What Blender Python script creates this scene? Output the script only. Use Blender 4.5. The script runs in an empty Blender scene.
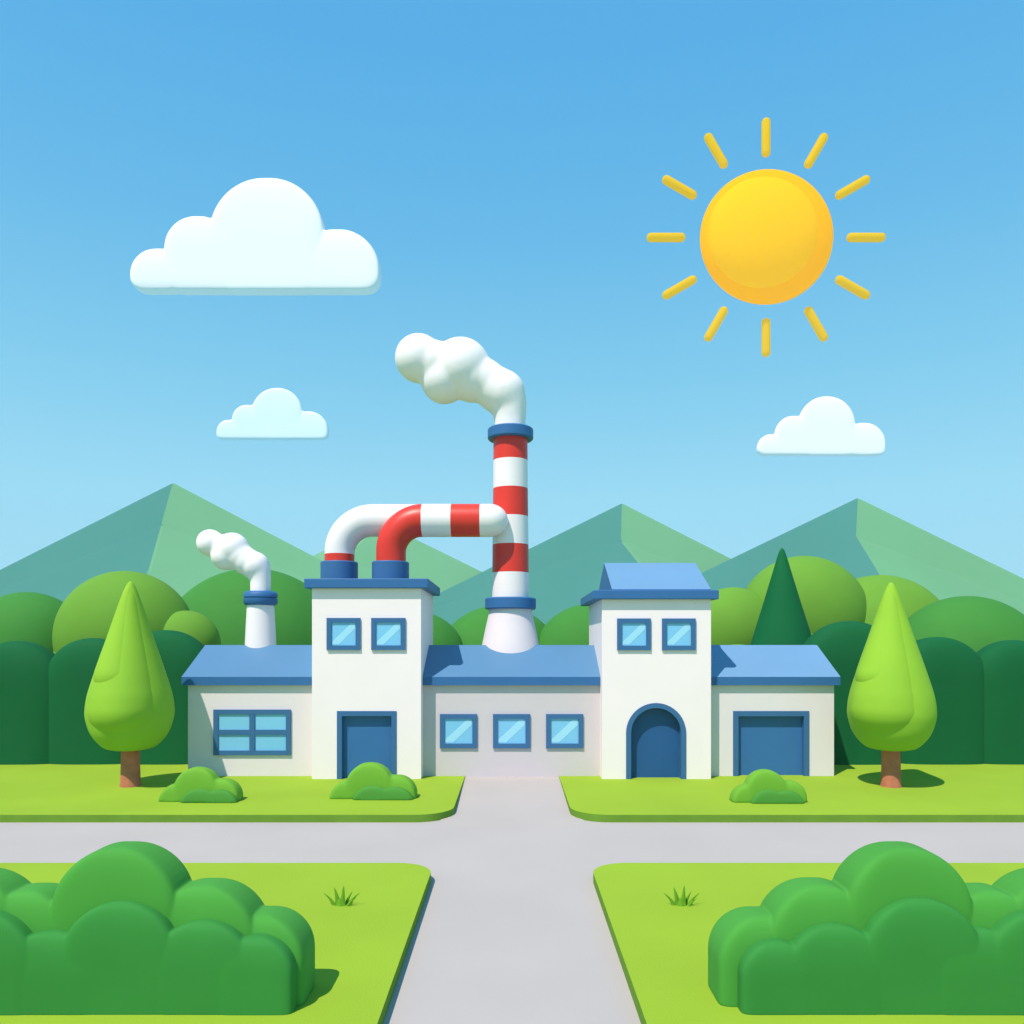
import bpy, bmesh, math, random
from mathutils import Vector, Matrix
R = math.radians
random.seed(4)
S = bpy.context.scene
COL = S.collection
F_PX, HOR, H = 790.0, 643.5, 4.516          # focal length in px, horizon row, eye height over the lawns

def X(px, Z): return (px - 512.0) * Z / F_PX  # measured picture distance -> metres at depth Z
def ZZ(py, Z): return H + (HOR - py) * Z / F_PX
def M(n, Z): return n * Z / F_PX

# ------------------------------------------------------------------ materials
def lin(c):
    r = []
    for v in c:
        v /= 255.0
        r.append(v / 12.92 if v <= 0.04045 else ((v + 0.055) / 1.055) ** 2.4)
    return r
def mat(name, rgb, rough=0.6, var=0.05, scale=1.5, spec=0.3, coat=0.0, bump=0.0, bscale=40.0):
    m = bpy.data.materials.new(name); m.use_nodes = True
    nt = m.node_tree; b = nt.nodes['Principled BSDF']
    b.inputs['Roughness'].default_value = rough
    b.inputs['Specular IOR Level'].default_value = spec
    if coat: b.inputs['Coat Weight'].default_value = coat; b.inputs['Coat Roughness'].default_value = 0.15
    tc = nt.nodes.new('ShaderNodeTexCoord')
    nz = nt.nodes.new('ShaderNodeTexNoise'); nz.inputs['Scale'].default_value = scale; nz.inputs['Detail'].default_value = 4
    nt.links.new(tc.outputs['Object'], nz.inputs['Vector'])
    rp = nt.nodes.new('ShaderNodeValToRGB')
    rp.color_ramp.elements[0].position = 0.3; rp.color_ramp.elements[1].position = 0.7
    rp.color_ramp.elements[0].color = [c * (1 - var) for c in rgb] + [1]
    rp.color_ramp.elements[1].color = [min(1, c * (1 + var)) for c in rgb] + [1]
    nt.links.new(nz.outputs['Fac'], rp.inputs['Fac'])
    nt.links.new(rp.outputs['Color'], b.inputs['Base Color'])
    if bump:
        n2 = nt.nodes.new('ShaderNodeTexNoise'); n2.inputs['Scale'].default_value = bscale; n2.inputs['Detail'].default_value = 3
        nt.links.new(tc.outputs['Object'], n2.inputs['Vector'])
        bp = nt.nodes.new('ShaderNodeBump'); bp.inputs['Strength'].default_value = bump; bp.inputs['Distance'].default_value = 0.02
        nt.links.new(n2.outputs['Fac'], bp.inputs['Height'])
        nt.links.new(bp.outputs['Normal'], b.inputs['Normal'])
    return m

MT = dict(
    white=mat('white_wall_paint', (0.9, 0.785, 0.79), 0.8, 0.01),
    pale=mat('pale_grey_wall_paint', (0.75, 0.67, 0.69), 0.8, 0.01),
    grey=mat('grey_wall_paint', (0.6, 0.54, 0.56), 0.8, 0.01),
    roof=mat('blue_roof_sheet', (0.088, 0.215, 0.365), 0.55, 0.03, 0.5),
    roof_light=mat('light_blue_roof_sheet', (0.145, 0.29, 0.46), 0.55, 0.03, 0.5),
    trim=mat('dark_blue_trim_paint', (0.033, 0.135, 0.33), 0.5, 0.03),
    frame=mat('blue_frame_paint', (0.04, 0.135, 0.3), 0.5, 0.02),
    door=mat('blue_door_paint', (0.036, 0.145, 0.36), 0.5, 0.03),
    arch=mat('deep_blue_door_paint', (0.018, 0.095, 0.26), 0.5, 0.03),
    glass=mat('light_blue_glass', (0.2, 0.52, 0.78), 0.12, 0.02, 0.6, 0.5),
    glint=mat('painted_glint_band', (0.34, 0.67, 0.84), 0.35, 0.01, 0.6, 0.4),  # paler blue standing in for a reflection on the panes
    red=mat('red_gloss_paint', (0.72, 0.035, 0.018), 0.4, 0.02, 1.5, 0.4),
    wpipe=mat('white_gloss_paint', (0.86, 0.78, 0.77), 0.4, 0.01, 1.5, 0.4),
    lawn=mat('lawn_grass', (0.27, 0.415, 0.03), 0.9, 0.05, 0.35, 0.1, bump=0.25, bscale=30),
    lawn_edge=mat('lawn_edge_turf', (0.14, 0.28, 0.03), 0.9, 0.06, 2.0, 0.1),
    road=mat('pale_concrete', (0.44, 0.4, 0.37), 0.9, 0.03, 0.4, 0.2, bump=0.1, bscale=60),
    field=mat('field_grass', (0.20, 0.40, 0.08), 0.9, 0.1, 0.05, 0.1),
    lime=mat('lime_foliage', (0.255, 0.47, 0.03), 0.75, 0.06, 0.6, 0.2),
    light=mat('light_green_foliage', (0.13, 0.305, 0.028), 0.8, 0.06, 0.4, 0.2),
    mid=mat('mid_green_foliage', (0.046, 0.215, 0.03), 0.8, 0.06, 0.4, 0.2),
    dark=mat('dark_green_foliage', (0.004, 0.105, 0.03), 0.8, 0.06, 0.4, 0.15),
    cone=mat('deep_green_needles', (0.002, 0.115, 0.032), 0.8, 0.06, 0.6, 0.15),
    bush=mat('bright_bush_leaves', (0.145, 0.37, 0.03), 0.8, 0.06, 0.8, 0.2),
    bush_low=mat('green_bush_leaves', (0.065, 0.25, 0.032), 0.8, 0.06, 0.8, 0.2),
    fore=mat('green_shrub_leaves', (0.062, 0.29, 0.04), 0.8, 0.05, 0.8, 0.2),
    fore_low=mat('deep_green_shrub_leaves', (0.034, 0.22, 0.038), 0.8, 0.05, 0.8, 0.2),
    tuft=mat('grass_blade_green', (0.14, 0.33, 0.02), 0.8, 0.1, 3.0, 0.1),
    bark=mat('brown_bark', (0.46, 0.16, 0.085), 0.85, 0.15, 4.0, 0.15, bump=0.4, bscale=12),
    mteal=mat('teal_shaded_slope', (0.055, 0.21, 0.175), 0.95, 0.04, 0.02, 0.05),  # shade of the left flanks, put into the slope colour
    mgreen=mat('green_slope', (0.145, 0.36, 0.18), 0.95, 0.05, 0.02, 0.05),
    cloud=mat('white_cloud', (0.91, 0.87, 0.87), 1.0, 0.01, 0.02, 0.0),
    cloud_thin=mat('thin_pale_cloud', (0.74, 0.84, 0.9), 1.0, 0.01, 0.02, 0.0),
    smoke=mat('white_smoke', (0.9, 0.83, 0.84), 1.0, 0.01, 0.3, 0.0),
)
def glow(name, base, em, st):
    m = mat(name, base, 0.8, 0.02, 0.01, 0.0)
    b = m.node_tree.nodes['Principled BSDF']
    b.inputs['Emission Color'].default_value = (*em, 1); b.inputs['Emission Strength'].default_value = st
    return m
MT['sun_rim'] = glow('golden_sun_rim', (0.30, 0.20, 0.0), (1.0, 0.42, 0.0), 0.86)
MT['sun_face'] = glow('yellow_sun_face', (0.32, 0.25, 0.005), (1.0, 0.47, 0.0), 0.82)
MT['sun_ray'] = glow('yellow_sun_ray', (0.28, 0.20, 0.0), (1.0, 0.62, 0.02), 0.60)

# ------------------------------------------------------------------ helpers
def tag(o, label=None, cat=None, group=None, kind=None):
    if label: o['label'] = label
    if cat: o['category'] = cat
    if group: o['group'] = group
    if kind: o['kind'] = kind
    return o
def empty(name, loc, label, cat, group=None):
    o = bpy.data.objects.new(name, None); COL.objects.link(o); o.location = loc
    o.empty_display_size = 0.2
    return tag(o, label, cat, group)
def link(name, bm, mats, parent=None, smooth=False, bevel=0.0, loc=None):
    bmesh.ops.recalc_face_normals(bm, faces=bm.faces)
    me = bpy.data.meshes.new(name)
    org = Vector(loc) if loc is not None else Vector((0, 0, 0))
    if loc is not None: bmesh.ops.translate(bm, verts=bm.verts, vec=-org)
    if smooth:
        for f in bm.faces: f.smooth = True
    bm.to_mesh(me); bm.free()
    if not isinstance(mats, (list, tuple)): mats = [mats]
    for m in mats: me.materials.append(m)
    o = bpy.data.objects.new(name, me); COL.objects.link(o)
    if parent is not None:
        o.parent = parent
        o.location = org - parent_world(parent)
    else:
        o.location = org
    if bevel:
        b = o.modifiers.new('bevel', 'BEVEL'); b.width = bevel; b.segments = 2; b.limit_method = 'ANGLE'; b.angle_limit = R(40)
    return o
def parent_world(p):
    v = Vector(p.location)
    while p.parent is not None:
        p = p.parent; v = v + Vector(p.location)
    return v
def sharp(o, ang=35):
    me = o.data
    for p in me.polygons: p.use_smooth = True
    bm = bmesh.new(); bm.from_mesh(me)
    for e in bm.edges:
        if len(e.link_faces) == 2 and e.calc_face_angle(0) > R(ang): e.smooth = False
    bm.to_mesh(me); bm.free()
    return o
def box(bm, x0, x1, y0, y1, z0, z1, mi=0):
    vs = [bm.verts.new((x, y, z)) for z in (z0, z1) for x, y in ((x0, y0), (x1, y0), (x1, y1), (x0, y1))]
    for q in ((0, 3, 2, 1), (4, 5, 6, 7), (0, 1, 5, 4), (1, 2, 6, 5), (2, 3, 7, 6), (3, 0, 4, 7)):
        f = bm.faces.new([vs[i] for i in q]); f.material_index = mi
def prism_xz(bm, pts, y0, y1, mi=0, back=True):
    """polygon in x-z extruded along y"""
    a = [bm.verts.new((x, y0, z)) for x, z in pts]; b = [bm.verts.new((x, y1, z)) for x, z in pts]
    f = bm.faces.new(a); f.material_index = mi
    if back: bm.faces.new(b[::-1]).material_index = mi
    n = len(pts)
    for i in range(n):
        bm.faces.new((a[i], a[(i + 1) % n], b[(i + 1) % n], b[i])).material_index = mi
def prism_yz(bm, pts, x0, x1, mis=None, cap=0):
    a = [bm.verts.new((x0, y, z)) for y, z in pts]; b = [bm.verts.new((x1, y, z)) for y, z in pts]
    bm.faces.new(a).material_index = cap; bm.faces.new(b[::-1]).material_index = cap
    n = len(pts)
    for i in range(n):
        f = bm.faces.new((a[i], a[(i + 1) % n], b[(i + 1) % n], b[i])); f.material_index = mis[i] if mis else 0
def prism_xy(bm, pts, z0, z1, top=0, side=1):
    a = [bm.verts.new((x, y, z0)) for x, y in pts]; b = [bm.verts.new((x, y, z1)) for x, y in pts]
    bm.faces.new(a[::-1]).material_index = side; bm.faces.new(b).material_index = top
    n = len(pts)
    for i in range(n):
        bm.faces.new((a[i], a[(i + 1) % n], b[(i + 1) % n], b[i])).material_index = side
def lathe(bm, prof, c, seg=48, sy=1.0, mis=None, sx=1.0, sq=1.0, dpow=1.0):
    rm = max(r for r, z in prof)
    rings = []
    pw = lambda v: math.copysign(abs(v) ** sq, v)
    for r, z in prof:
        if r < 1e-5: rings.append([bm.verts.new((c[0], c[1], z))])
        else: rings.append([bm.verts.new((c[0] + sx * r * pw(math.cos(2 * math.pi * i / seg)), c[1] + sy * rm * (r / rm) ** dpow * pw(math.sin(2 * math.pi * i / seg)), z)) for i in range(seg)])
    for k in range(len(rings) - 1):
        a, b = rings[k], rings[k + 1]; mi = mis[k] if mis else 0
        for i in range(seg):
            j = (i + 1) % seg
            if len(a) == 1 and len(b) == 1: continue
            if len(a) == 1: f = bm.faces.new((a[0], b[i], b[j]))
            elif len(b) == 1: f = bm.faces.new((a[i], b[0], a[j]))
            else: f = bm.faces.new((a[i], a[j], b[j], b[i]))
            f.material_index = mi
    for rg, mi in ((rings[0], 0), (rings[-1], -1)):
        if len(rg) > 1:
            f = bm.faces.new(rg if mi else rg[::-1]); f.material_index = mis[mi] if mis else 0
def dome_profile(r, z0, ztop, fil=0.0, n=14, ell=1.0):
    """column with a round top of height r*ell and a softly rounded foot"""
    zc = ztop - r * ell
    prof = []
    if zc > z0:
        if fil:
            prof.append((0.001, z0))
            for i in range(5):
                a = R(90) * i / 4
                prof.append((r - fil + fil * math.sin(a), z0 + fil - fil * math.cos(a)))
        else: prof += [(0.001, z0), (r, z0)]
        start = 0.0
        if zc > z0 + fil + 0.02: prof.append((r, zc))
    else:
        start = math.asin(min(0.98, (z0 - zc) / (r * ell)))
        prof += [(0.001, z0), (r * math.cos(start), z0)]
    for i in range(1, n + 1):
        a = start + (math.pi / 2 - start) * i / n
        prof.append((max(0.0, r * math.cos(a)) if i < n else 0.0, zc + r * ell * math.sin(a)))
    return prof
def dome(bm, c, r, z0, ztop, sy=1.0, fil=0.0, mi=0, seg=64, ell=1.0, sq=1.0, dpow=1.0):
    p = dome_profile(r, z0, ztop, fil, ell=ell)
    lathe(bm, p, c, seg, sy, [mi] * len(p), sq=sq, dpow=dpow)
def ball(bm, c, r, sc=(1, 1, 1), sub=4, mi=0):
    ret = bmesh.ops.create_icosphere(bm, subdivisions=sub, radius=r)
    for v in ret['verts']:
        v.co = Vector((v.co.x * sc[0] + c[0], v.co.y * sc[1] + c[1], v.co.z * sc[2] + c[2]))
    for f in {f for v in ret['verts'] for f in v.link_faces}: f.material_index = mi
def tube(bm, pts, rad, mis, seg=40, cap_r=None):
    """sweep in the x-z plane; pts (x,y,z), rad per point, mis per segment"""
    rings = []
    n = len(pts)
    for i, p in enumerate(pts):
        p = Vector(p); a = Vector(pts[max(0, i - 1)]); b = Vector(pts[min(n - 1, i + 1)])
        t = (b - a).normalized(); u = Vector((0, 1, 0)); w = t.cross(u).normalized()
        r = rad[i] if isinstance(rad, list) else rad
        rings.append([bm.verts.new(p + u * r * math.cos(2 * math.pi * k / seg) + w * r * math.sin(2 * math.pi * k / seg)) for k in range(seg)])
    for i in range(n - 1):
        for k in range(seg):
            j = (k + 1) % seg
            bm.faces.new((rings[i][k], rings[i][j], rings[i + 1][j], rings[i + 1][k])).material_index = mis[i]
    bm.faces.new(rings[0][::-1]).material_index = mis[0]; bm.faces.new(rings[-1]).material_index = mis[-1]
def blend(o, vox, smooth=8):
    m = o.modifiers.new('merge', 'REMESH'); m.mode = 'VOXEL'; m.voxel_size = vox; m.use_smooth_shade = True
    s = o.modifiers.new('soften', 'SMOOTH'); s.factor = 0.5; s.iterations = smooth
    return o
def round_corner(pts, idx_r):
    """round the listed corners of a polygon"""
    out = []; n = len(pts)
    for i, p in enumerate(pts):
        r = idx_r.get(i)
        if not r: out.append(p); continue
        p = Vector(p); a = (Vector(pts[i - 1]) - p).normalized(); b = (Vector(pts[(i + 1) % n]) - p).normalized()
        half = math.acos(max(-1, min(1, a.dot(b)))) / 2
        d = r / math.tan(half); c = p + (a + b).normalized() * (r / math.sin(half))
        s, e = p + a * d, p + b * d
        va, vb = s - c, e - c
        ang = math.atan2(va.x * vb.y - va.y * vb.x, va.dot(vb))
        for k in range(13):
            t = ang * k / 12
            out.append((c.x + va.x * math.cos(t) - va.y * math.sin(t), c.y + va.x * math.sin(t) + va.y * math.cos(t)))
    return out

# ------------------------------------------------------------------ ground, road, lawns
bm = bmesh.new()
vs = [bm.verts.new(p) for p in ((-650, -18, -0.26), (650, -18, -0.26), (650, 455, -0.26), (-650, 455, -0.26))]
bm.faces.new(vs); tag(link('ground', bm, MT['field']), kind='structure')
bm = bmesh.new()
vs = [bm.verts.new(p) for p in ((-90, -15, -0.2), (90, -15, -0.2), (90, 22, -0.2), (-90, 22, -0.2))]
bm.faces.new(vs); tag(link('road', bm, MT['road']), kind='structure')
bm = bmesh.new()
a = [bm.verts.new(p) for p in ((-1.9, 20.2, -0.206), (1.9, 20.2, -0.206), (1.9, 27.2, -0.025), (-1.9, 27.2, -0.025))]
bm.faces.new(a); tag(link('path', bm, MT['road']), kind='structure')
PW = 1.6
def lawn(name, pts, rc):
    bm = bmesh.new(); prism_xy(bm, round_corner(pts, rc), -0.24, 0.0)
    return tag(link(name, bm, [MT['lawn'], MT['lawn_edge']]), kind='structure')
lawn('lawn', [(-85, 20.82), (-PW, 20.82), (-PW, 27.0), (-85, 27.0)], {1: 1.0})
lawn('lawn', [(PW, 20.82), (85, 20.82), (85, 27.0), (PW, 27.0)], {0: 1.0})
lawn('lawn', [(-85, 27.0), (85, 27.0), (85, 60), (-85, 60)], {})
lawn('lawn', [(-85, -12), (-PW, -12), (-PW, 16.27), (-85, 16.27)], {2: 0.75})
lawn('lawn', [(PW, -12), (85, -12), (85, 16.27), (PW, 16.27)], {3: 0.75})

# ------------------------------------------------------------------ factory
FZ = 26.33
fac = empty('factory', (0, FZ, 0), 'white blue-roofed factory with two towers, bent pipes and a tall striped chimney', 'factory')
EZ, RZ, BZ, WZ = 26.78, 28.85, 30.92, 26.93
TB = 30.33
def tower(x0, x1, ztop, notch, TB=30.33):
    bm = bmesh.new()
    pts = [(x0, -0.3)] + notch + [(x1, -0.3), (x1, ztop), (x0, ztop)]
    prism_xz(bm, pts, FZ, FZ + 0.4, back=False)
    box(bm, x0, x1, FZ + 0.4, TB, -0.3, ztop)
    return link('tower_wall', bm, MT['white'], fac)
def rect_notch(x0, x1, z): return [(x0, -0.3), (x0, z), (x1, z), (x1, -0.3)]
def arch_pts(x0, x1, z, n=24):
    r = (x1 - x0) / 2; c = (x0 + x1) / 2
    return [(c - r * math.cos(math.pi * k / n), z - r + r * math.sin(math.pi * k / n)) for k in range(n + 1)]
LX0, LX1, LZT = X(312, FZ), X(421, FZ), 6.36
RX0, RX1, RZT = X(602, FZ), X(711, FZ), 5.99
# openings
dx0, dx1, dzt = X(337, FZ), X(396.5, FZ), ZZ(711, FZ)
ax0, ax1, azt = X(626, FZ), X(686, FZ), ZZ(703, FZ)
gx0, gx1, gzt = X(733, WZ), X(809, WZ), ZZ(711, WZ)
tower(LX0, LX1, LZT, rect_notch(dx0, dx1, dzt))
tower(RX0, RX1, RZT, [(ax0, -0.3)] + arch_pts(ax0, ax1, azt) + [(ax1, -0.3)], 30.75)
def wing(x0, x1, m, notch=()):
    bm = bmesh.new()
    gz = 4.40
    pts = [(x0, -0.3)] + list(notch) + [(x1, -0.3), (x1, 3.1), (x0, 3.1)]
    prism_xz(bm, pts, WZ, WZ + 0.4, back=False)
    prism_yz(bm, [(WZ + 0.4, -0.3), (WZ + 0.4, 3.1), (BZ - 0.2, 3.1), (BZ - 0.2, -0.3)], x0, x1)
    return link('wing_wall', bm, m, fac)
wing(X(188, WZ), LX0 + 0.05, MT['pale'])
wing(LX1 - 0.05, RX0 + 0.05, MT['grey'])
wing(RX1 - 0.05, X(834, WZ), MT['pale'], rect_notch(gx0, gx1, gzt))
def wing_roof(x0, x1, m):
    bm = bmesh.new()
    prism_yz(bm, [(EZ, 3.10), (EZ, 3.385), (RZ, 4.46), (BZ, 3.385), (BZ, 3.10)], x0, x1, [1, 0, 0, 1, 1], cap=1)
    return link('roof', bm, [m, MT['trim']], fac)
wing_roof(X(181.5, EZ), LX0 + 0.06, MT['roof'])
wing_roof(LX1 - 0.06, RX0 + 0.06, MT['roof'])
wing_roof(RX1 - 0.06, X(840.5, EZ), MT['roof_light'])
# flat roof slabs of the towers
SZ = 26.13
for x0, x1, z0, z1, yb in ((X(304, SZ), X(428, SZ), 6.35, 6.67, 30.53), (X(593.5, SZ), X(719, SZ), 5.985, 6.285, 31.1)):
    bm = bmesh.new(); box(bm, x0, x1, SZ, yb, z0, z1)
    link('roof_slab', bm, MT['trim'], fac, bevel=0.025)
# gabled roof over the right tower
GZ = 26.42
bm = bmesh.new()
prism_yz(bm, [(GZ, 6.282), (GZ, 6.33), (28.68, 7.44), (30.94, 6.33), (30.94, 6.282)], X(612, GZ), X(711, GZ), [1, 0, 0, 1, 1], cap=1)
tag(link('gable_roof', bm, [MT['roof_light'], MT['trim']], fac))
# windows
def window(px0, px1, py0, py1, Z, mull=False):
    x0, x1, z1, z0 = X(px0, Z), X(px1, Z), ZZ(py0, Z), ZZ(py1, Z)
    t = M(4.6, Z); d = 0.07
    bm = bmesh.new()
    y0, y1 = Z - d, Z + 0.02
    box(bm, x0, x0 + t, y0, y1, z0, z1); box(bm, x1 - t, x1, y0, y1, z0, z1)
    box(bm, x0 + t, x1 - t, y0 + .002, y1, z0, z0 + t); box(bm, x0 + t, x1 - t, y0 + .002, y1, z1 - t, z1)
    if mull:
        xm, zm = (x0 + x1) / 2, (z0 + z1) / 2; h = M(2.6, Z)
        box(bm, xm - h, xm + h, y0 + .006, y1, z0 + t, z1 - t)
        box(bm, x0 + t, xm - h, y0 + .009, y1, zm - h, zm + h); box(bm, xm + h, x1 - t, y0 + .009, y1, zm - h, zm + h)
    fr = link('window', bm, MT['frame'], fac)
    if mull:
        for a, b in ((x0 + t, xm - h), (xm + h, x1 - t)):
            for c, e in ((z0 + t, zm - h), (zm + h, z1 - t)):
                bm = bmesh.new(); box(bm, a, b, Z - 0.02, Z + 0.015, c, e); link('pane', bm, MT['glass'], fr)
    else:
        a, b, c, e = x0 + t, x1 - t, z0 + t, z1 - t
        bm = bmesh.new(); box(bm, a, b, Z - 0.02, Z + 0.015, c, e, 0)
        w, hh = b - a, e - c
        # diagonal glint painted across the pane as a paler band
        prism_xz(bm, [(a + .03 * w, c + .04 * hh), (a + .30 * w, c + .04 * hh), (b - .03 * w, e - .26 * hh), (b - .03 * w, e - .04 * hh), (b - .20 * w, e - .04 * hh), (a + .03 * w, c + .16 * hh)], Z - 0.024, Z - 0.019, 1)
        link('pane', bm, [MT['glass'], MT['glint']], fr)
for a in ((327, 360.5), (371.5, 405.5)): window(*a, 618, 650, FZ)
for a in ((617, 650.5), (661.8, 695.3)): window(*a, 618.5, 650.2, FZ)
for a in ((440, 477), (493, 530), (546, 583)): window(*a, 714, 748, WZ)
window(214, 291, 709.5, 755, WZ, True)
# doors
def door(name, x0, x1, zt, Y, depth, tr, pm, fm):
    t = M(tr, Y)
    bm = bmesh.new()
    y0, y1 = Y - 0.03, Y + depth
    prism_xz(bm, [(x0 + .001, -0.2), (x0 + .001, zt - .001), (x1 - .001, zt - .001), (x1 - .001, -0.2), (x1 - t, -0.2), (x1 - t, zt - t), (x0 + t, zt - t), (x0 + t, -0.2)], y0, y1)
    o = link(name, bm, fm, fac)
    bm = bmesh.new(); box(bm, x0 + t * .5, x1 - t * .5, Y + depth, Y + depth + .06, -0.2, zt - t * .5)
    link('panel', bm, pm, o)
door('door', dx0, dx1, dzt, FZ, 0.17, 5, MT['door'], MT['frame'])
door('garage_door', gx0, gx1, gzt, WZ, 0.18, 5.2, MT['door'], MT['frame'])
t = M(5, FZ)
out = arch_pts(ax0 + .001, ax1 - .001, azt - .001); inn = arch_pts(ax0 + t, ax1 - t, azt - t)
bm = bmesh.new()
prism_xz(bm, [(ax0 + .001, -0.2)] + out + [(ax1 - .001, -0.2), (ax1 - t, -0.2)] + inn[::-1] + [(ax0 + t, -0.2)], FZ - 0.03, FZ + 0.3)
o = tag(sharp(link('arched_door', bm, MT['frame'], fac)), 'round topped deep blue door')
bm = bmesh.new()
mid = arch_pts(ax0 + t * .5, ax1 - t * .5, azt - t * .5)
prism_xz(bm, [(ax0 + t * .5, -0.2)] + mid + [(ax1 - t * .5, -0.2)], FZ + 0.3, FZ + 0.36)
link('panel', bm, MT['arch'], o)
# tall striped chimney
CZ = 29.4; cx = X(510.5, CZ)
bm = bmesh.new()
rows = [(598, 18.5, 0), (573, 18.2, 1), (545, 18, 0), (517, 17.7, 1), (489, 17.4, 0), (461, 17.2, 1), (436, 17, 1)]
prof = [(M(18.6, CZ), ZZ(606, CZ))]; mis = []
prof = [(M(18.6, CZ), ZZ(606, CZ)), (M(18.2, CZ), ZZ(573, CZ)), (M(18, CZ), ZZ(545, CZ)), (M(17.7, CZ), ZZ(517, CZ)), (M(17.4, CZ), ZZ(489, CZ)), (M(17.2, CZ), ZZ(461, CZ)), (M(17, CZ), ZZ(431, CZ))]
lathe(bm, prof, (cx, CZ), 64, mis=[0, 1, 0, 1, 0, 1])
ch = tag(sharp(link('chimney', bm, [MT['wpipe'], MT['red']], fac, loc=(cx, CZ, 3.6))), 'tall red and white striped chimney')
bm = bmesh.new()
lathe(bm, [(M(r, CZ), ZZ(y, CZ)) for r, y in ((33, 690), (30.5, 655), (27.5, 640), (24.5, 626), (22.3, 616), (21, 607))], (cx, CZ), 64)
sharp(link('chimney_base', bm, MT['pale'], ch, loc=(cx, CZ, 3.6)), 60)
for r, ya, yb in ((25.5, 598, 609.5), (22.8, 429, 440)):
    bm = bmesh.new(); q = M(1.2, CZ)
    lathe(bm, [(M(r, CZ) - q, ZZ(yb, CZ)), (M(r, CZ), ZZ(yb, CZ) + q), (M(r, CZ), ZZ(ya, CZ) - q), (M(r, CZ) - q, ZZ(ya, CZ))], (cx, CZ), 64)
    sharp(link('collar', bm, MT['trim'], ch, loc=(cx, CZ, ZZ(yb, CZ))))
# small chimney
KZ = 29.2; kx = X(260.6, KZ)
bm = bmesh.new()
lathe(bm, [(M(16.5, KZ), ZZ(668, KZ)), (M(15.2, KZ), ZZ(646, KZ)), (M(13, KZ), ZZ(602, KZ))], (kx, KZ), 48)
ch2 = tag(sharp(link('chimney', bm, MT['wpipe'], fac, loc=(kx, KZ, 3.8))), 'short white chimney on the left wing')
bm = bmesh.new(); r = M(16.5, KZ); q = M(2.2, KZ)
lathe(bm, [(r - q, ZZ(605.5, KZ)), (r, ZZ(603, KZ)), (r, ZZ(598.6, KZ)), (r - q * .6, ZZ(598.3, KZ)), (r - q * .6, ZZ(597.6, KZ)), (r, ZZ(597.3, KZ)), (r, ZZ(594, KZ)), (r - q, ZZ(591.5, KZ))], (kx, KZ), 48)
sharp(link('collar', bm, MT['trim'], ch2, loc=(kx, KZ, ZZ(605, KZ))), 50)
# bent pipes from the left tower roof
PZ = 28.6
def pp(px, py, Z=None):
    Z = Z or PZ
    return (X(px, Z), Z, ZZ(py, Z))
def elbow(x, yh, br, x_end, y0, r_foot, r_run, cap, stripes, base_red, Z):
    """upright pipe that bends to the right; the run is a little wider than the foot"""
    pts = [pp(x, y0, Z), pp(x, base_red, Z)]; mis = [1]; rads = [M(r_foot, Z)] * 2
    for k in range(0, 17):
        a = R(90) * k / 16
        pts.append(pp(x + br - br * math.cos(a), yh + br - br * math.sin(a), Z)); rads.append(M(r_foot + (r_run - r_foot) * k / 16, Z))
    mis += [stripes[0]] * 17
    for xe, mi in stripes[1:]:
        pts.append(pp(xe, yh, Z)); mis.append(mi); rads.append(M(r_run, Z))
    if cap:
        for k in range(1, 9):
            a = R(90) * k / 8
            pts.append(pp(x_end + cap * math.sin(a), yh, Z)); rads.append(max(0.004, M(r_run, Z) * math.cos(a))); mis.append(stripes[-1][1])
    bm = bmesh.new(); tube(bm, pts, rads, mis[:len(pts) - 1])
    return bm
PB = PZ + 0.5
bm = elbow(339.5, 520.5, 33, 0, 582, 14.7, 16.1, 0, [0, (424, 0)], 554.5, PB)
p1 = tag(sharp(link('pipe', bm, [MT['wpipe'], MT['red']], fac, loc=pp(339.5, 577, PB))), 'white bent pipe with a thin red band')
bm = elbow(391, 520.5, 31.5, 490, 582, 14.8, 16.4, 18, [1, (451.5, 0), (480, 1), (490, 0)], 554.5, PZ)
p2 = tag(sharp(link('pipe', bm, [MT['wpipe'], MT['red']], fac, loc=pp(391, 577)), 50), 'red and white bent pipe running to the tall chimney')
for x, p, PQ in ((339.3, p1, PB), (390.5, p2, PZ)):
    bm = bmesh.new(); r = M(18.4, PQ); q = M(0.8, PQ)
    lathe(bm, [(r, 6.665), (r, ZZ(563, PQ)), (r - q, ZZ(562, PQ)), (M(14, PQ), ZZ(562, PQ))], (X(x, PQ), PQ), 48)
    sharp(link('flange', bm, MT['frame'], p, loc=(X(x, PQ), PQ, 6.67)))

# ------------------------------------------------------------------ smoke
def smoke(Z, path, puffs, label, vox):
    bm = bmesh.new()
    for i in range(len(path) - 1):
        (x0, y0, r0), (x1, y1, r1) = path[i], path[i + 1]
        for k in range(6):
            u = k / 6
            ball(bm, (X(x0 + (x1 - x0) * u, Z), Z, ZZ(y0 + (y1 - y0) * u, Z)), M(r0 + (r1 - r0) * u, Z), sub=3)
    for x, y, r in puffs: ball(bm, (X(x, Z), Z, ZZ(y, Z)), M(r, Z), sub=4)
    x, y, r = path[0]
    o = link('smoke_plume', bm, MT['smoke'], loc=(X(x, Z), Z, ZZ(y, Z)), smooth=True)
    blend(o, vox, 22)
    return tag(o, label, 'smoke')
smoke(CZ, [(510, 438, 15.5), (510, 420, 16), (509, 404, 18), (502.5, 393, 23), (494, 388, 22)],
      [(484, 381, 22), (461, 368, 29.5), (444, 380, 23.5), (434, 364, 23), (472, 378, 24), (419, 358.5, 24)], 'large white puffy smoke drifting left from the tall striped chimney', 0.06)
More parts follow.
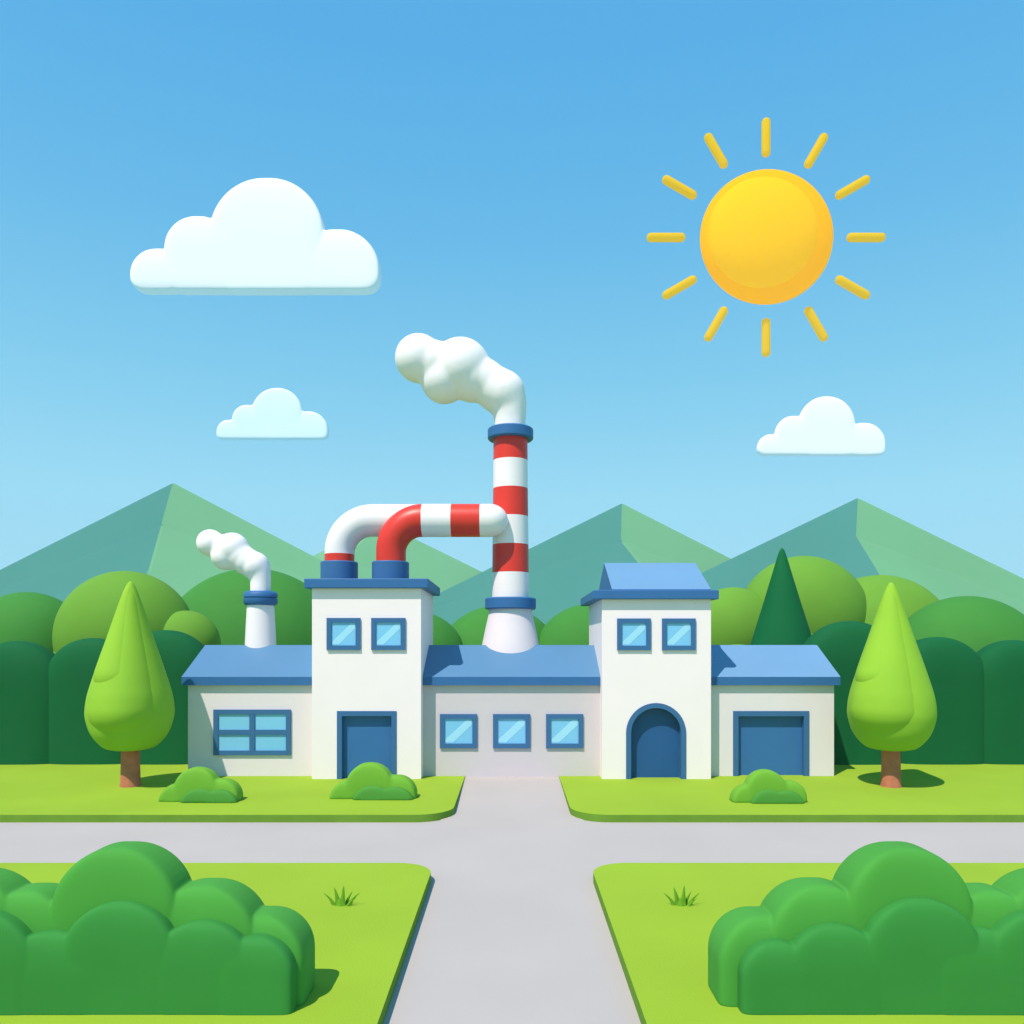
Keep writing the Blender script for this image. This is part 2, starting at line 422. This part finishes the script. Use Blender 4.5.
smoke(KZ, [(260.6, 597, 10), (260.6, 580, 10.2), (259, 570, 11.5), (254, 565, 15)],
      [(246, 561, 14), (232.5, 549, 16.4), (226, 555.5, 15), (221, 547, 12.5), (239, 556, 14.5), (210.5, 543, 13.6)], 'small white puffy smoke from the short chimney on the left wing', 0.04)

# ------------------------------------------------------------------ trees at the lawn
def tear(bm, c, w, z0, z1, prof, mi=0, seg=56):
    n = len(prof); out = []
    # smooth the outline with Catmull-Rom
    for i in range(n - 1):
        p0, p1, p2, p3 = prof[max(0, i - 1)], prof[i], prof[i + 1], prof[min(n - 1, i + 2)]
        for k in range(4):
            t = k / 4
            v = [0.5 * (2 * p1[q] + (p2[q] - p0[q]) * t + (2 * p0[q] - 5 * p1[q] + 4 * p2[q] - p3[q]) * t * t + (3 * p1[q] - p0[q] - 3 * p2[q] + p3[q]) * t ** 3) for q in (0, 1)]
            out.append((max(0, v[0]), v[1]))
    out.append(prof[-1])
    pr = [(r * w, z0 + (z1 - z0) * h) for r, h in out]
    pr[0] = (0.0, pr[0][1]); pr[-1] = (0.0, pr[-1][1])
    lathe(bm, pr, c, seg, mis=[mi] * len(pr))
TEAR = [(0, 0), (.42, .012), (.64, .035), (.87, .105), (.985, .19), (1.0, .25), (.95, .335), (.82, .445), (.67, .56), (.52, .67), (.385, .775), (.26, .87), (.15, .945), (.07, .985), (0, 1)]
def tear_rad(h):
    for (r0, h0), (r1, h1) in zip(TEAR, TEAR[1:]):
        if h0 <= h <= h1:
            t = (h - h0) / max(1e-6, h1 - h0); t = t if h > .2 else t
            return r0 + (r1 - r0) * t
    return 0.0
def mass(bm, c, w, z0, z1, h0, h1, rr, ox, oy, rnd, seg=56, n=40):
    """fuller foliage mass: follows the crown's own outline between heights h0 and h1"""
    rings = []
    for i in range(n + 1):
        t = i / n; h = h0 + (h1 - h0) * t
        k = min(1.0, t / rnd); k = math.sqrt(max(0, 1 - (1 - k) ** 2))
        e = min(1.0, (1 - t) / .10); k *= math.sqrt(max(0, 1 - (1 - e) ** 2))
        rad = tear_rad(h) * w
        cx_, cy_ = c[0] + ox * rad, c[1] + oy * rad
        z = z0 + (z1 - z0) * h
        if i in (0, n): rings.append([bm.verts.new((cx_, cy_, z))])
        else: rings.append([bm.verts.new((cx_ + rr * k * rad * math.cos(2 * math.pi * q / seg), cy_ + rr * k * rad * math.sin(2 * math.pi * q / seg), z)) for q in range(seg)])
    for a, b in zip(rings, rings[1:]):
        for q in range(seg):
            j = (q + 1) % seg
            if len(a) == 1: bm.faces.new((a[0], b[q], b[j]))
            elif len(b) == 1: bm.faces.new((a[q], b[0], a[j]))
            else: bm.faces.new((a[q], a[j], b[j], b[q]))
def lawn_tree(px, apex, base, trunk_top, label):
    Z = 3571.0 / (base - HOR); x = X(px, Z)
    t = empty('tree', (x, Z, 0), label, 'tree', 'lime teardrop trees on the upper lawns')
    w = M(40.6, Z); z0, z1 = ZZ(751, Z), ZZ(apex, Z)
    bm = bmesh.new()
    tear(bm, (x, Z), w, z0, z1, TEAR)
    hh = z1 - z0
    # two fuller foliage masses stand proud of the crown towards the front left
    v = Vector((-x, -Z)).normalized(); l = Vector((v.y, -v.x))      # towards the crossing, and to its left
    for h0, rr, a, b in ((.045, .82, .12, .33), (.34, .68, .315, .45)):
        o_ = l * a + v * b
        mass(bm, (x, Z), w, z0, z1, h0, .99, rr, o_.x, o_.y, .22)
    sharp(link('crown', bm, MT['lime'], t, loc=(x, Z, z0)), 60)
    bm = bmesh.new()
    lathe(bm, [(M(10.5, Z), -0.05), (M(9.3, Z), 0.12), (M(8.7, Z), 0.8), (M(8.6, Z), z0 + 0.25)], (x, Z), 24)
    sharp(link('trunk', bm, MT['bark'], t, loc=(x, Z, 0)), 60)
lawn_tree(130.5, 581, 786, 750, 'lime green teardrop tree on the lawn beside the wing with the four-pane window')
lawn_tree(891, 582, 786.5, 750, 'lime green teardrop tree on the lawn beside the garage wing')

# ------------------------------------------------------------------ trees and hedges behind the factory
def round_tree(Z, lobes, m, label, name='round_tree', group='round trees behind the factory'):
    """lobes: (px, top py, r px)"""
    bx = X(lobes[0][0], Z)
    t = empty(name, (bx, Z, 0), label, 'tree', group)
    bm = bmesh.new()
    zlow = 9e9
    for i, (px, top, r) in enumerate(lobes):
        rr = M(r, Z); zc = ZZ(top, Z) - rr
        yy = Z - 0.5 * i
        ball(bm, (X(px, yy), yy, zc), rr, (1, .8, 1.0), 5)
        zlow = min(zlow, zc - rr * .6)
        # smaller masses round the foot of the crown
        for k in range(7):
            a = 2 * math.pi * k / 7 + i
            ball(bm, (X(px, yy) + rr * .55 * math.cos(a), yy + rr * .4 * math.sin(a), zc - rr * .48), rr * .52, (1, .85, 1), 4)
    sharp(link('crown', bm, m, t, loc=(bx, Z, zlow)), 60)
    bm = bmesh.new()
    lathe(bm, [(.34, -.05), (.26, .5), (.2, max(1.0, zlow + 1.2))], (bx, Z + .1), 16)
    link('trunk', bm, MT['bark'], t, smooth=True, loc=(bx, Z + .1, 0))
round_tree(34.0, [(126, 571, 67), (186, 611, 33)], MT['light'], 'bright green round tree rising behind the teardrop tree left of the factory')
round_tree(43.0, [(254, 568.5, 94)], MT['mid'], 'wide mid green round tree behind the short smoking chimney')
round_tree(42.0, [(418, 612, 48)], MT['mid'], 'mid green round tree just right of the tower with the pipes')
round_tree(44.0, [(498.5, 605.5, 66)], MT['mid'], 'mid green round tree right behind the tall striped chimney')
round_tree(43.0, [(592, 603.5, 62)], MT['mid'], 'mid green round tree half hidden by the tower with the arched door')
round_tree(40.0, [(803, 556, 64), (733, 588, 46)], MT['light'], 'bright green two-lobed tree behind the dark pointed conifer')
round_tree(40.6, [(879, 575, 72)], MT['light'], 'bright green round tree behind the teardrop tree right of the garage wing')
round_tree(34.2, [(966, 596, 78)], MT['mid'], 'mid green round tree at the far right edge of the lawn')
round_tree(35.5, [(28, 592, 60), (-40, 605, 60)], MT['mid'], 'mid green round tree at the far left edge of the lawn')
def shrub(px, top, r, label, base=764.0, Z=None):
    Z = Z or 3571.0 / (base - HOR) + .55
    bm = bmesh.new()
    dome(bm, (X(px, Z), Z), M(r, Z), -0.02, ZZ(top, Z), sy=.42, ell=.92, sq=.7, dpow=.6)
    return tag(sharp(link('shrub', bm, MT['dark'], loc=(X(px, Z), Z, 0)), 60), label, 'shrub', 'dark green shrubs beside the factory')
shrub(94, 638, 46, 'tall dark green shrub behind the trunk of the left teardrop tree, away from the wall')
shrub(166, 630, 47, 'tall dark green shrub between the left teardrop tree and the factory wall')
shrub(18, 641, 48, 'tall dark green shrub, leftmost in the picture')
shrub(849, 621, 50, 'tall dark green shrub between the garage wing and the right teardrop tree')
shrub(937, 637, 47, 'tall dark green shrub just right of the right teardrop tree')
shrub(1012, 640, 46, 'tall dark green shrub, rightmost in the picture')
# pointed conifer
Z = 34.5; x = X(782, Z)
t = empty('conifer', (x, Z, 0), 'dark green pointed conifer rising behind the garage wing roof', 'tree')
bm = bmesh.new()
pr = [(0, ZZ(720, Z)), (M(44, Z), ZZ(718, Z)), (M(49, Z), ZZ(712, Z)), (M(47.5, Z), ZZ(702, Z)), (M(30.5, Z), ZZ(645, Z)), (M(17, Z), ZZ(600, Z)), (M(4.6, Z), ZZ(557, Z)), (M(2.6, Z), ZZ(551, Z)), (M(1.2, Z), ZZ(548.7, Z)), (0, ZZ(548, Z))]
lathe(bm, pr, (x, Z), 40)
sharp(link('crown', bm, MT['cone'], t, loc=(x, Z, 2)), 60)
bm = bmesh.new(); lathe(bm, [(.3, -.05), (.24, .5), (.2, 2.2)], (x, Z), 16)
link('trunk', bm, MT['bark'], t, smooth=True, loc=(x, Z, 0))

# ------------------------------------------------------------------ low bushes on the lawns
def bush(base, back, front, label, group, m_back, m_front, name='bush'):
    """back lobes carry the outline, front lobes a darker leaf"""
    Z = 3571.0 / (base - HOR) + .25
    bx = X(back[0][0], Z)
    t = empty(name, (bx, Z, 0), label, 'bush', group)
    bm = bmesh.new()
    dpt = M(back[0][2], Z) * -.10
    for i, (px, top, r) in enumerate(back):
        yy = Z + .004 * i; yf = yy - dpt
        dome(bm, (X(px, yf), yy), M(r, yf), -0.02, ZZ(top, yf), sy=.45 * back[0][2] / r, fil=M(r, yy) * .06, sq=.25, dpow=.4)
    blend(link('upper_foliage', bm, m_back, t, smooth=True, loc=(bx, Z, 0)), M(1.2, Z), 12)
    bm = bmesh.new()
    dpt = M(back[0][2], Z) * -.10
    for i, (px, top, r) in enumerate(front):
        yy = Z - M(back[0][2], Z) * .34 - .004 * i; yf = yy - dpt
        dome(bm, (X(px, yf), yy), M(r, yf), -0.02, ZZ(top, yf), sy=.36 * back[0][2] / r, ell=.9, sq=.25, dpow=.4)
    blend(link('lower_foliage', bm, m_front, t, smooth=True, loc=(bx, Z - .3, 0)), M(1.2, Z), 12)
G1 = 'small round bushes on the upper lawns'
def small(cx, base, top, label, s=1.0):
    b = [(cx - 3 * s, top, 22 * s), (cx + 22 * s, top + 11.5 * s, 18 * s), (cx - 21 * s, top + 15.5 * s, 19 * s)]
    f = [(cx + 0 * s, top + 21 * s, 20 * s), (cx + 20 * s, top + 22 * s, 18.5 * s)]
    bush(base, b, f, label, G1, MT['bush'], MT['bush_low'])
small(202, 802, 766.5, 'small bright bush in front of the wall below the four-pane window')
small(374, 799, 762, 'small bright bush in front of the blue door of the left tower', 1.08)
small(767, 803, 769, 'small bright bush in front of the blue garage door', .93)
G2 = 'large foreground bushes'
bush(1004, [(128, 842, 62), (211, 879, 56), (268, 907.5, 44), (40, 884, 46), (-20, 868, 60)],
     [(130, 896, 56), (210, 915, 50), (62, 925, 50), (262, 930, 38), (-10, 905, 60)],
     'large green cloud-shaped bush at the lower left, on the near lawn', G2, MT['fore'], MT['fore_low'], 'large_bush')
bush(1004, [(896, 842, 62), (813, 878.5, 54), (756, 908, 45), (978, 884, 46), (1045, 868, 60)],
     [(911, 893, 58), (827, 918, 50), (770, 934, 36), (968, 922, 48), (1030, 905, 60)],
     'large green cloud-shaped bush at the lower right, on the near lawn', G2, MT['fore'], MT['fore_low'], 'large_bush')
# grass tufts
def tuft(px, base, label):
    Z = 3571.0 / (base - HOR); x = X(px, Z); u = M(1, Z)
    bm = bmesh.new()
    for bx, lean, h, w, dy in ((-8, -11, 15, 3.6, 0), (-4, -4, 19, 4.6, .02), (1, 1, 21, 4.4, -.02), (4, 6, 15, 3.0, .04), (7, 11.5, 15.5, 3.6, 0), (-1, -1, 9, 8, -.04), (6, 9, 10, 3, -.05)):
        prev = None; n = 7
        for k in range(n + 1):
            s = k / n
            px_ = x + (bx + lean * s ** 1.5) * u; z = -0.01 + h * s * u * (1 - .12 * s * abs(lean) / 11)
            hw = w * .66 * u * (1 - s) ** .7 + .0015; th = .35 * hw + .001
            ring = [bm.verts.new((px_ - hw, Z + dy, z)), bm.verts.new((px_, Z + dy - th, z)), bm.verts.new((px_ + hw, Z + dy, z)), bm.verts.new((px_, Z + dy + th, z))]
            if prev:
                for q in range(4): bm.faces.new((prev[q], prev[(q + 1) % 4], ring[(q + 1) % 4], ring[q]))
            else: bm.faces.new(ring)
            prev = ring
        bm.faces.new(prev)
    tag(link('grass_tuft', bm, MT['tuft'], loc=(x, Z, 0)), label, 'grass tuft', 'grass tufts on the near lawns')
tuft(342, 905.5, 'small spiky grass tuft on the near lawn left of the path')
tuft(682, 905.5, 'small spiky grass tuft on the near lawn right of the path')

# ------------------------------------------------------------------ mountains
def mountain(Z, peak, left, right, ridge, m2=True):
    """peak, silhouette feet and the ridge towards the viewer, measured at the mountain"""
    bm = bmesh.new()
    n = len(ridge)
    rv = [bm.verts.new((X(px, yz), yz, ZZ(py, yz))) for px, py, yz in ridge]
    lf = bm.verts.new((X(left[0], Z), Z, ZZ(left[1], Z))); rf = bm.verts.new((X(right[0], Z), Z, ZZ(right[1], Z)))
    bk = bm.verts.new((X(peak[0], Z), Z + 90, -1))
    for v in (lf, rf): pass
    fl = bm.verts.new((rv[-1].co.x - .5 * (rv[-1].co.x - lf.co.x), ridge[-1][2] + 12, -1))
    fr = bm.verts.new((rv[-1].co.x + .5 * (rf.co.x - rv[-1].co.x), ridge[-1][2] + 12, -1))
    L = [lf] + rv[::-1][1:] if False else None
    # left flank as a fan from the left foot, right flank from the right foot
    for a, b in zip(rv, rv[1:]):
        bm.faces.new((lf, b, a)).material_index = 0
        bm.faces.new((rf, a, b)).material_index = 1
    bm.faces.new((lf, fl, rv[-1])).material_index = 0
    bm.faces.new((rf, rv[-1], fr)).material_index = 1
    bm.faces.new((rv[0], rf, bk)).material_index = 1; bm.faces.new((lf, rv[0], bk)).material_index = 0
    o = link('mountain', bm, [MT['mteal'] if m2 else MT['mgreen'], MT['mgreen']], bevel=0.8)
    return tag(o, kind='structure')
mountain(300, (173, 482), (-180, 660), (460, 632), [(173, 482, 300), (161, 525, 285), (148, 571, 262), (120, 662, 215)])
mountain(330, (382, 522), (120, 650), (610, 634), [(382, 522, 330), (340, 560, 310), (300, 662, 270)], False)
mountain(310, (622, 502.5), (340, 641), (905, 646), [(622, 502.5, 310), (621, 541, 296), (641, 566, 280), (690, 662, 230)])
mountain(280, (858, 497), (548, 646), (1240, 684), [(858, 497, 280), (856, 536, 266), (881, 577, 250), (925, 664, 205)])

# ------------------------------------------------------------------ sun, clouds
QZ = 720.0
sun = empty('sun', (X(766, QZ), QZ, ZZ(237.5, QZ)), 'round golden yellow sun with twelve short rays in the blue sky', 'sun')
bm = bmesh.new(); ball(bm, (X(766.3, QZ), QZ, ZZ(237.5, QZ)), M(66, QZ), (1, .45, 1), 6)
link('disc', bm, MT['sun_rim'], sun, smooth=True, loc=sun.location)
bm = bmesh.new(); yy = QZ - M(66, QZ) * .16
ball(bm, (X(763.5, yy), yy, ZZ(234.5, yy)), M(56, yy), (1, .47, 1), 6)
link('face', bm, MT['sun_face'], sun, smooth=True, loc=sun.location)
for k in range(12):
    a = 2 * math.pi * k / 12
    bm = bmesh.new(); r = M(4.3, QZ)
    r0, r1 = M(85, QZ), M(115, QZ)
    lathe(bm, [(0, r0 - r)] + [(r * math.cos(R(q)), r0 + r * math.sin(R(q))) for q in range(-75, 1, 15)] + [(r * math.cos(R(q)), r1 + r * math.sin(R(q))) for q in range(0, 76, 15)] + [(0, r1 + r)], (0, 0), 20)
    bmesh.ops.rotate(bm, verts=bm.verts, cent=(0, 0, 0), matrix=Matrix.Rotation(a, 3, 'Y'))
    bmesh.ops.translate(bm, verts=bm.verts, vec=sun.location)
    link('ray', bm, MT['sun_ray'], sun, smooth=True, loc=sun.location)
def cloud(x0, y0, k, lobes, base, m, label, Z, fil):
    bm = bmesh.new()
    dpt = M(lobes[1][2], Z) * .15
    for px, top, r in lobes:
        dome(bm, (X(px, Z), Z + dpt * .4), M(r, Z), ZZ(base, Z), ZZ(top, Z), sy=.15 * lobes[1][2] / r, fil=M(fil, Z), sq=.25, dpow=.4)
    o = link('cloud', bm, m, smooth=True, loc=(X(lobes[1][0], Z), Z, ZZ(base, Z)))
    blend(o, M(1.0, Z), 9)
    return tag(o, label, 'cloud', 'flat-bottomed clouds')
cloud(0, 0, 1, [(158, 248.5, 27), (267, 177.5, 57), (198, 216, 33), (337, 229, 43), (230, 240, 40), (300, 240, 40)], 291, MT['cloud'], 'largest white cloud, high in the sky, left of the tall chimney', 640.0, 13)
cloud(0, 0, 1, [(229, 419.5, 12.5), (277, 387.5, 25.5), (247, 404.5, 15), (308, 411, 20.5), (260, 416, 18), (292, 416, 18)], 439.5, MT['cloud_thin'], 'smallest cloud, faint bluish, above the short chimney', 660.0, 5)
cloud(0, 0, 1, [(771.5, 434, 14), (827, 396, 28), (794, 415.5, 18.5), (864, 422.5, 21.5), (808, 430, 20), (845, 430, 20)], 455.5, MT['cloud'], 'white cloud below the sun', 650.0, 6)

# ------------------------------------------------------------------ haze
HAZE = 0.00028
if HAZE:
    bm = bmesh.new(); box(bm, -660, 660, -22, 470, -1.6, 95)
    hm = bpy.data.materials.new('thin_blue_haze'); hm.use_nodes = True
    nt = hm.node_tree; nt.nodes.remove(nt.nodes['Principled BSDF'])
    pv = nt.nodes.new('ShaderNodeVolumePrincipled')
    pv.inputs['Color'].default_value = (0.80, 0.92, 1.0, 1); pv.inputs['Density'].default_value = HAZE
    nt.links.new(pv.outputs['Volume'], nt.nodes['Material Output'].inputs['Volume'])
    tag(link('haze', bm, hm), kind='stuff')

# ------------------------------------------------------------------ light
EL, AZ = 57.0, 36.0
d = Vector((-math.sin(R(AZ)) * math.cos(R(EL)), -math.cos(R(AZ)) * math.cos(R(EL)), math.sin(R(EL))))
sl = bpy.data.lights.new('sunlight', 'SUN'); sl.energy = 5.0; sl.angle = R(0.5); sl.color = (1.0, 0.885, 0.80)
so = bpy.data.objects.new('sunlight', sl); COL.objects.link(so); so.location = (-20, -20, 60)
so.rotation_euler = d.to_track_quat('Z', 'Y').to_euler()
w = bpy.data.worlds.new('World'); S.world = w; w.use_nodes = True
nt = w.node_tree; bg = nt.nodes['Background']
sky = nt.nodes.new('ShaderNodeTexSky'); sky.sky_type = 'NISHITA'; sky.sun_disc = False
sky.sun_elevation = R(EL); sky.sun_rotation = math.atan2(d.x, d.y)
tc = nt.nodes.new('ShaderNodeTexCoord'); sp = nt.nodes.new('ShaderNodeSeparateXYZ'); nt.links.new(tc.outputs['Generated'], sp.inputs[0])
rp = nt.nodes.new('ShaderNodeValToRGB'); e = rp.color_ramp.elements
stops = [(0.0, (168, 230, 252)), (0.18, (157, 226, 252)), (0.29, (134, 212, 246)), (0.454, (104, 191, 240)), (0.60, (88, 179, 237)), (1.0, (80, 168, 228))]
e[0].position, e[0].color = stops[0][0], lin(stops[0][1]) + [1]
e[1].position, e[1].color = 1.0, lin(stops[-1][1]) + [1]
for p, c in stops[1:-1]:
    q = e.new(p); q.color = lin(c) + [1]
nt.links.new(sp.outputs['Z'], rp.inputs['Fac'])
sc = nt.nodes.new('ShaderNodeMix'); sc.data_type = 'RGBA'; sc.blend_type = 'MULTIPLY'; sc.inputs['Factor'].default_value = 1
nt.links.new(sky.outputs['Color'], sc.inputs['A']); sc.inputs['B'].default_value = (0.08, 0.08, 0.08, 1)
mx = nt.nodes.new('ShaderNodeMix'); mx.data_type = 'RGBA'; mx.inputs['Factor'].default_value = 0.92
nt.links.new(sc.outputs['Result'], mx.inputs['A']); nt.links.new(rp.outputs['Color'], mx.inputs['B'])
nt.links.new(mx.outputs['Result'], bg.inputs['Color']); bg.inputs['Strength'].default_value = 1.0

# ------------------------------------------------------------------ camera
cam = bpy.data.cameras.new('camera'); co = bpy.data.objects.new('camera', cam); COL.objects.link(co)
co.location = (0, 0, H); co.rotation_euler = (R(90), 0, 0)
cam.sensor_width = 36; cam.lens = 36 * F_PX / 1024; cam.shift_y = (HOR - 512) / 1024
cam.clip_start = 0.1; cam.clip_end = 3000
S.camera = co
S.view_settings.view_transform = 'Standard'; S.view_settings.look = 'None'; S.view_settings.exposure = 0; S.view_settings.gamma = 1
S.cycles.volume_bounces = 0
